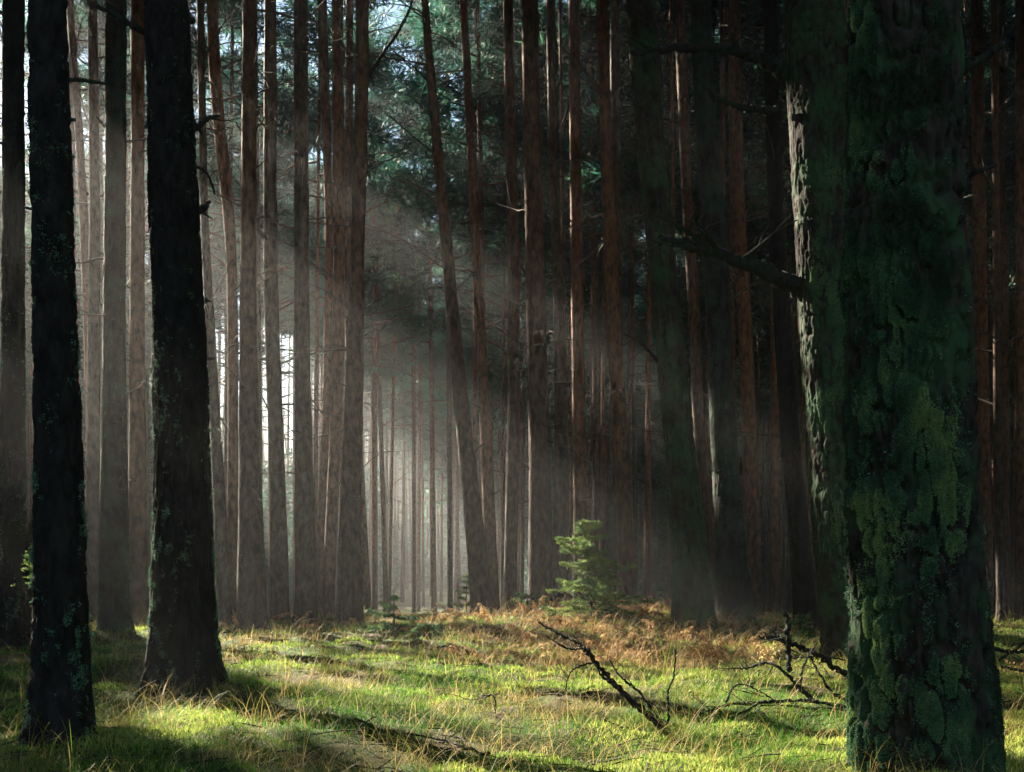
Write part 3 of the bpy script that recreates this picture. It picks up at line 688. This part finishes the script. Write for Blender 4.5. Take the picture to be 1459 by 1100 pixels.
def frond(mb, p, az, L, g, lean, t0, pin=22):
    n = 12; P = [np.asarray(p, float)]; a = lean; z_az = az
    for k in range(n - 1):
        P.append(P[-1] + L / n * np.array([math.sin(a) * math.cos(z_az), math.sin(a) * math.sin(z_az), math.cos(a)])); a += g.uniform(.02, .24); z_az += g.normal(0, .12)
    P = np.array(P); mb.add(*tube(P, np.linspace(.005, .002, n), 4), t0 * .7)
    ii = np.repeat(np.linspace(n * .3, n - 1.3, pin).astype(int), 2); sd = np.tile([-1, 1], pin); m = len(ii)
    T = P[ii + 1] - P[ii]; T /= np.linalg.norm(T, axis=1, keepdims=True); S = np.cross(T, [0, 0, 1.]); S /= np.linalg.norm(S, axis=1, keepdims=True) + 1e-6
    dv = S * sd[:, None] + T * .5 + np.array([0, 0, -.5]) + g.normal(0, .35, (m, 3)); dv /= np.linalg.norm(dv, axis=1, keepdims=True)
    l = L * .20 * (1.15 - (ii / n)[:, None]) * g.uniform(.5, 1.3, (m, 1)); w = l * g.uniform(.07, .14, (m, 1)); s2 = np.cross(dv, g.normal(size=(m, 3))); s2 /= np.linalg.norm(s2, axis=1, keepdims=True)
    mid = P[ii] + dv * l * .55 + np.array([0, 0, 1.]) * l * .1
    V = np.stack([P[ii], mid + s2 * w, P[ii] + dv * l + np.array([0, 0, -1.]) * l * .35, mid - s2 * w], 1).reshape(-1, 3)
    mb.add(V, np.arange(m * 4).reshape(-1, 4), np.repeat(np.clip(t0 + g.normal(0, .15, m), 0, 1), 4))
def bracken():
    g = np.random.default_rng(21); mb = MB()
    for k in range(800):
        d = g.uniform(12.5, 22); px = g.normal(880, 105) if k % 4 else g.uniform(640, 1180)
        if k % 9 == 0: px = g.uniform(330, 700); d = g.uniform(17, 22)
        x = (px - CX) / F * d
        frond(mb, (x, d, float(gz(x, d)) - .02), g.uniform(0, 6.28), g.uniform(.25, .62), g, g.uniform(.1, 1.0), np.clip(g.normal(.55, .25), 0, 1))
    n = 9000; d = g.uniform(12, 22, n); px = np.where(g.random(n) < .75, g.normal(880, 120, n), g.uniform(640, 1200, n)); x = (px - CX) / F * d
    V, Q = blades(np.stack([x, d, gz(x, d)], 1), g.uniform(.15, .5, n), .004 * (d / 10) * g.uniform(.7, 1.3, n), g.uniform(0, 6.28, n), g.uniform(.1, 1.1, n), g.uniform(.5, 3.6, n), 9, g, .4)
    mb.add(V, Q, np.repeat(np.clip(g.normal(.62, .25, n), 0, 1), 18))
    tag(mb.build('dry_bracken', M_brack, None, smooth=False), 'tangle of dead orange-brown bracken on the low mound', None, None, 'stuff')
bracken()

def litter():
    g = np.random.default_rng(44); mb = MB()
    x, y = sample_ground(1500, 4.8, 20, g)
    for a, b in zip(x, y):
        L = g.uniform(.04, .28); az = g.uniform(0, 6.28); n = 4; t = np.linspace(-.5, .5, n)
        P = np.stack([a + t * L * math.cos(az), b + t * L * math.sin(az), np.zeros(n)], 1); P[:, :2] += g.normal(0, L * .04, (n, 2)); P[:, 2] = gz(P[:, 0], P[:, 1]) + g.uniform(.01, .07)
        mb.add(*tube(P, g.uniform(.0015, .006) * np.array([1, 1, .9, .6]), 5), .5)
    tag(mb.build('twig_litter', M_twig, None), 'fallen twigs strewn through the moss and grass', None, None, 'stuff')
litter()

# ------------------------------------------------------------------ saplings, tufts and fallen branches
def spruce(name, label, px, d, h, w, g, tiers=9, lean=0., bare=0., tint=.5, drop=.15, m=44, ex=.8):
    x = (px - CX) / F * d; z = float(gz(x, d)); base = np.array([x, d, z]); root = empty(name, base, label, 'spruce sapling')
    n = 8; P = np.stack([np.linspace(0, lean, n), np.zeros(n), np.linspace(-.1, h, n)], 1)
    V, Q = tube(P, np.linspace(.012 + .012 * h, .004, n), 7); mesh_np('trunk', V, Q, M_twig, True, None, root)
    mb = MB(); cen = []; dirs = []
    for t in range(tiers):
        f = bare + (1 - bare) * t / tiers; zz = h * f; L0 = w * (1 - f) ** ex + .05
        for b in range(g.integers(5, 8)):
            az = g.uniform(0, 6.28); L = L0 * g.uniform(.4, 1.2); e = g.uniform(-.1, .4); q = np.array([lean * f, 0, zz])
            pts = [q]
            for k in range(5):
                e -= drop / 3 * g.uniform(.2, 1.3) if k < 3 else -.1
                q = q + L / 5 * np.array([math.cos(az) * math.cos(e), math.sin(az) * math.cos(e), math.sin(e)]); pts.append(q)
            pts = np.array(pts); mb.add(*tube(pts, np.linspace(.007, .002, 6), 4), .3, 1)
            tt = np.linspace(.8, 5, max(4, int(L / .035))); i = np.minimum(tt.astype(int), 4); c = pts[i] + (pts[i + 1] - pts[i]) * (tt - i)[:, None]
            sd = np.array([-math.sin(az), math.cos(az), 0.]); lat = g.uniform(-1, 1, (len(c), 1)) * (L * .32) * (1.1 - (tt / 5)[:, None])
            cen.append(c + sd * lat + np.array([0, 0, -1.]) * np.abs(lat) * .15)
    cen = np.concatenate(cen); V, Q, t = leaves(cen, m, .06, .013, .055, g, .2, tint=np.clip(g.normal(tint, .25, len(cen)), 0, 1)); mb.add(V, Q, t, 0)
    mb.build('crown', [M_spruce, M_twig], root, smooth=False)
    return root
gs = np.random.default_rng(5)
spruce('spruce_sapling', 'bushy sunlit spruce sapling on the bracken mound beside a reddish pine', 846, 17.5, 1.72, .98, gs, 13, -.16, .03, .9, .3, 34, .62)  # high needle tint puts the sunlit look into its colour
spruce('spruce_sapling', 'low dark spruce sapling with one upright leader at the glade edge', 562, 17.2, .78, .80, gs, 5, 0, .03, .3, .25, 26, 1.5)
spruce('spruce_sapling', 'tiny dark spruce seedling spreading flat just right of the low dark sapling', 607, 16.2, .30, .55, gs, 4, 0, .1, .25, .6)
spruce('spruce_sapling', 'tiny pale spruce seedling in the bright gap at the leaning pine foot', 664, 23., .95, .36, gs, 6, .03, .25, .75, .1, 14)
spruce('spruce_sapling', 'flattened dull spruce seedling at the left end of the bracken', 752, 19.0, .5, .62, gs, 4, 0, .1, .6, .3)
spruce('spruce_sapling', 'small spruce seedling in shade beside the tall mossy trunk foot', 1140, 14.0, .52, .26, gs, 5, .02, .3, .55, .1, 16)

def fallen(name, label, strands, g, group=None, mat=M_twig2, twigs=3, cat='fallen branch'):
    """strands: list of (points (px, py, depth), r0, r1) grown together into one branch"""
    mb = MB()
    for pts, r0, r1 in strands:
        pp = np.array([pt(*p) for p in pts]); n = 9 * len(pp); sp = smooth_path(pp, n); sp[1:] += g.normal(0, r0 * .35, (n - 1, 3)); sp[:, 2] = np.maximum(sp[:, 2], gz(sp[:, 0], sp[:, 1]) + .045)
        mb.add(*tube(sp, np.linspace(r0, r1, n) * (1 + .15 * g.normal(size=n)), 7, .12, 3))
        for k in range(twigs):
            i = g.integers(n // 5, n - 1); dv = sp[min(i + 1, n - 1)] - sp[i - 1]; az = math.atan2(dv[1], dv[0])
            twig(mb, sp[i], az + g.normal(0, .8), g.normal(.25, .45), g.uniform(.06, .28), max(r0 * .3, .003), g, 1)
    base = pt(*strands[0][0][0]); base[2] = float(gz(base[0], base[1]))
    o = mb.build(name, mat, None, loc=base)
    return tag(o, label, cat, group)
gb = np.random.default_rng(9)
fallen('fallen_branch', 'black forked dead branch slanting up to the left over the sunny moss', [
    ([(952, 1042, 7.9), (905, 1002, 8.0), (868, 965, 8.1), (842, 935, 8.2), (820, 915, 8.3), (795, 902, 8.4), (770, 888, 8.5)], .022, .008),
    ([(940, 1036, 7.8), (893, 992, 7.9), (858, 962, 8.0), (838, 925, 8.1), (812, 925, 8.2), (780, 908, 8.3)], .015, .006),
    ([(948, 1038, 8.0), (910, 985, 8.2), (885, 965, 8.3), (868, 940, 8.4)], .013, .006),
    ([(950, 1042, 7.9), (953, 1012, 7.9), (952, 985, 7.95), (961, 962, 8.0), (962, 925, 8.0)], .010, .005),
    ([(953, 1015, 7.9), (935, 1005, 8.0), (912, 994, 8.1)], .009, .005),
    ([(922, 1042, 7.7), (885, 1035, 7.8), (865, 1027, 7.8), (848, 1015, 7.9)], .009, .004),
    ([(846, 944, 8.1), (825, 950, 8.1), (812, 960, 8.1), (806, 985, 8.1)], .008, .004)], gb, twigs=4)
fallen('fallen_branch', 'tangled black brush with an upright stub piled at the massive trunk', [
    ([(1222, 972, 8.6), (1185, 945, 8.8), (1150, 925, 9.0), (1118, 914, 9.2), (1080, 905, 9.3)], .028, .010),
    ([(1124, 955, 9.0), (1123, 915, 9.0), (1122, 872, 9.0)], .026, .018),
    ([(1160, 1000, 8.4), (1138, 978, 8.5), (1115, 955, 8.6), (1095, 944, 8.7), (1066, 952, 8.8), (1040, 953, 8.8)], .017, .006),
    ([(1210, 1010, 8.2), (1150, 998, 8.3), (1090, 1000, 8.3), (1040, 1006, 8.3), (1010, 1014, 8.2), (975, 1018, 8.2)], .017, .006),
    ([(1105, 998, 8.2), (1080, 1003, 8.2), (1052, 1024, 8.1), (1030, 1042, 8.0)], .012, .005),
    ([(1140, 985, 8.5), (1142, 960, 8.6), (1152, 935, 8.7), (1165, 915, 8.8)], .012, .005),
    ([(1215, 1000, 8.3), (1185, 985, 8.4), (1165, 955, 8.5), (1152, 930, 8.6)], .014, .006),
    ([(1035, 1000, 8.3), (1045, 980, 8.4), (1060, 975, 8.4), (1082, 985, 8.4), (1105, 998, 8.3)], .009, .005),
    ([(1210, 1025, 8.1), (1170, 1015, 8.2), (1120, 1012, 8.3), (1085, 1020, 8.3)], .012, .005),
    ([(1205, 940, 9.2), (1170, 935, 9.3), (1130, 938, 9.4)], .010, .005)], gb, twigs=8)
fallen('fallen_branch', 'dark bent branch lying in the grass at the bottom edge, right of centre', [
    ([(938, 1083, 6.5), (965, 1092, 6.45), (1005, 1097, 6.4), (1060, 1099, 6.4), (1110, 1102, 6.4)], .012, .016)], gb, twigs=1)
fallen('fallen_branch', 'thin curved dark branch lying in grass at the bottom centre', [
    ([(555, 1050, 7.4), (600, 1050, 7.4), (640, 1056, 7.3), (668, 1070, 7.0), (697, 1087, 6.7)], .006, .011), ([(650, 1058, 7.3), (662, 1052, 7.3), (668, 1040, 7.3)], .006, .003), ([(625, 1075, 7.2), (632, 1062, 7.2), (636, 1050, 7.2)], .004, .003)], gb, twigs=3)
fallen('fallen_branch', 'short straight stick leaning in shaded grass left of the curved branch', [
    ([(495, 1047, 7.7), (515, 1034, 7.7), (536, 1020, 7.7)], .006, .004)], gb, twigs=1)
fallen('fallen_branch', 'crooked brown stick standing out of dry grass near the glade centre', [
    ([(704, 1024, 8.5), (707, 1005, 8.5), (700, 990, 8.5), (672, 998, 8.7)], .007, .004), ([(700, 990, 8.5), (682, 996, 8.7), (660, 996, 8.8)], .006, .003)], gb, twigs=2)
fallen('fallen_branch', 'bare arched stick lying over the bracken at the mound top', [
    ([(800, 840, 19.8), (840, 846, 19.7), (875, 855, 19.6), (892, 850, 19.5)], .016, .008)], gb, twigs=3)
fallen('fallen_branch', 'loose dark brushwood on the ground right of the massive trunk', [
    ([(1418, 925, 10.6), (1440, 928, 10.6), (1475, 930, 10.7)], .02, .012), ([(1425, 940, 10.5), (1450, 925, 10.7), (1470, 905, 10.9)], .012, .006), ([(1427, 950, 10.3), (1455, 955, 10.3), (1480, 950, 10.3)], .016, .01)], gb, twigs=5)

def tuft(name, label, px, d, n, L, mat, tint, g, lean=.35, curl=.3, wd=.006, cat='grass tuft', K=8):
    x = (px - CX) / F * d; z = float(gz(x, d)); P = np.stack([g.normal(0, .05, n), g.normal(0, .05, n), np.full(n, -.02)], 1)
    V, Q = blades(P, L * g.uniform(.55, 1.1, n), np.full(n, wd), g.uniform(0, 6.28, n), np.abs(g.normal(0, lean, n)), g.uniform(.1, 1, n) * curl, K, g, .2, twist=g.normal(0, 1.2, n))
    o = mesh_np(name, V, Q, mat, False, {'tint': np.repeat(np.clip(g.normal(tint, .08, n), 0, 1), 2 * K)}, None, None, (x, d, z))
    return tag(o, label, cat)
tuft('grass_tuft', 'tall pale yellow-green grass blades catching sun before the mossy pair', 952, 10.4, 16, .78, M_grass, .56, gb, .30, .5, .009)
tuft('grass_tuft', 'loose pale grass blades bending right beside the mossy pair', 995, 11.0, 10, .55, M_grass, .60, gb, .5, .8, .008)
tuft('grass_tuft', 'bleached dry grass stems in the sun left of the pale tall blades', 915, 11.5, 9, .5, M_grass, .9, gb, .3, .6, .007)
tuft('grass_tuft', 'wiry dry stalks at the foot of the massive trunk, bottom right', 1372, 5.9, 9, .5, M_brack, .45, gb, .35, .9, .004)
def dead_fern(name, label, px, d, n, L, t, g):
    mb = MB(); x = (px - CX) / F * d; b = np.array([x, d, float(gz(x, d))])
    for k in range(n): frond(mb, b + g.normal(0, .06, 3) * np.array([1, 1, .1]), g.uniform(0, 6.28), L * g.uniform(.6, 1.1), g, g.uniform(.05, .6), np.clip(g.normal(t, .15), 0, 1), 14)
    return tag(mb.build(name, M_brack, None, smooth=False, loc=b), label, 'fern')
dead_fern('dead_fern', 'rust-red dead fern standing before the feet of the mossy pair', 1020, 12.6, 12, .62, .4, gb)
dead_fern('dead_fern', 'straw-coloured dead fern arching over the brush by the tall mossy trunk', 1092, 12.0, 8, .5, .75, gb)
dead_fern('dead_fern', 'brown dead fern curled at the right picture edge on sunny ground', 1450, 11.5, 7, .4, .5, gb)

def sprig(name, label, px, py, d, g, n=26, h=.3):
    """small leafy shoot"""
    mb = MB(); p = pt(px, py, d); P = np.array([p + np.array([0, 0, -h]), p + np.array([.01, -.02, -h * .4]), p]); mb.add(*tube(P, [.004, .003, .002], 5), .1)
    c = P[0] + (P[2] - P[0]) * g.random((n, 1)) + g.normal(0, .035, (n, 3)); V, Q, t = leaves(c, 2, .035, .02, .02, g, .4); mb.add(V, Q, .5 + t * .5)
    return tag(mb.build(name, M_spruce, None, smooth=False, loc=P[0]), label, 'shoot')
sprig('leafy_shoot', 'small bright green leafy shoot along the left side of the slim near trunk', 42, 775, 7.0, gb, 40, .26)

# ------------------------------------------------------------------ the misty air of the wood
def haze():
    x0, x1, y0, y1, z0, z1 = -80, 80, -26, 152, -8, 25.5
    V = np.array([[x, y, z] for z in (z0, z1) for y in (y0, y1) for x in (x0, x1)], float)
    Q = np.array([[0, 2, 3, 1], [4, 5, 7, 6], [0, 1, 5, 4], [2, 6, 7, 3], [0, 4, 6, 2], [1, 3, 7, 5]])
    m = bpy.data.materials.new('misty_air'); m.use_nodes = True; nt = m.node_tree
    nt.nodes.remove(nt.nodes['Principled BSDF'])
    v = nt.nodes.new('ShaderNodeVolumePrincipled'); v.inputs['Color'].default_value = (.93, .95, 1.0, 1)
    v.inputs['Density'].default_value = .0010; v.inputs['Anisotropy'].default_value = .45; v.inputs['Density Attribute'].default_value = ''
    nt.links.new(v.outputs[0], nt.nodes['Material Output'].inputs['Volume'])
    o = mesh_np('haze', V, Q, m, False); tag(o, 'thin morning mist filling the wood', None, None, 'stuff')
haze()
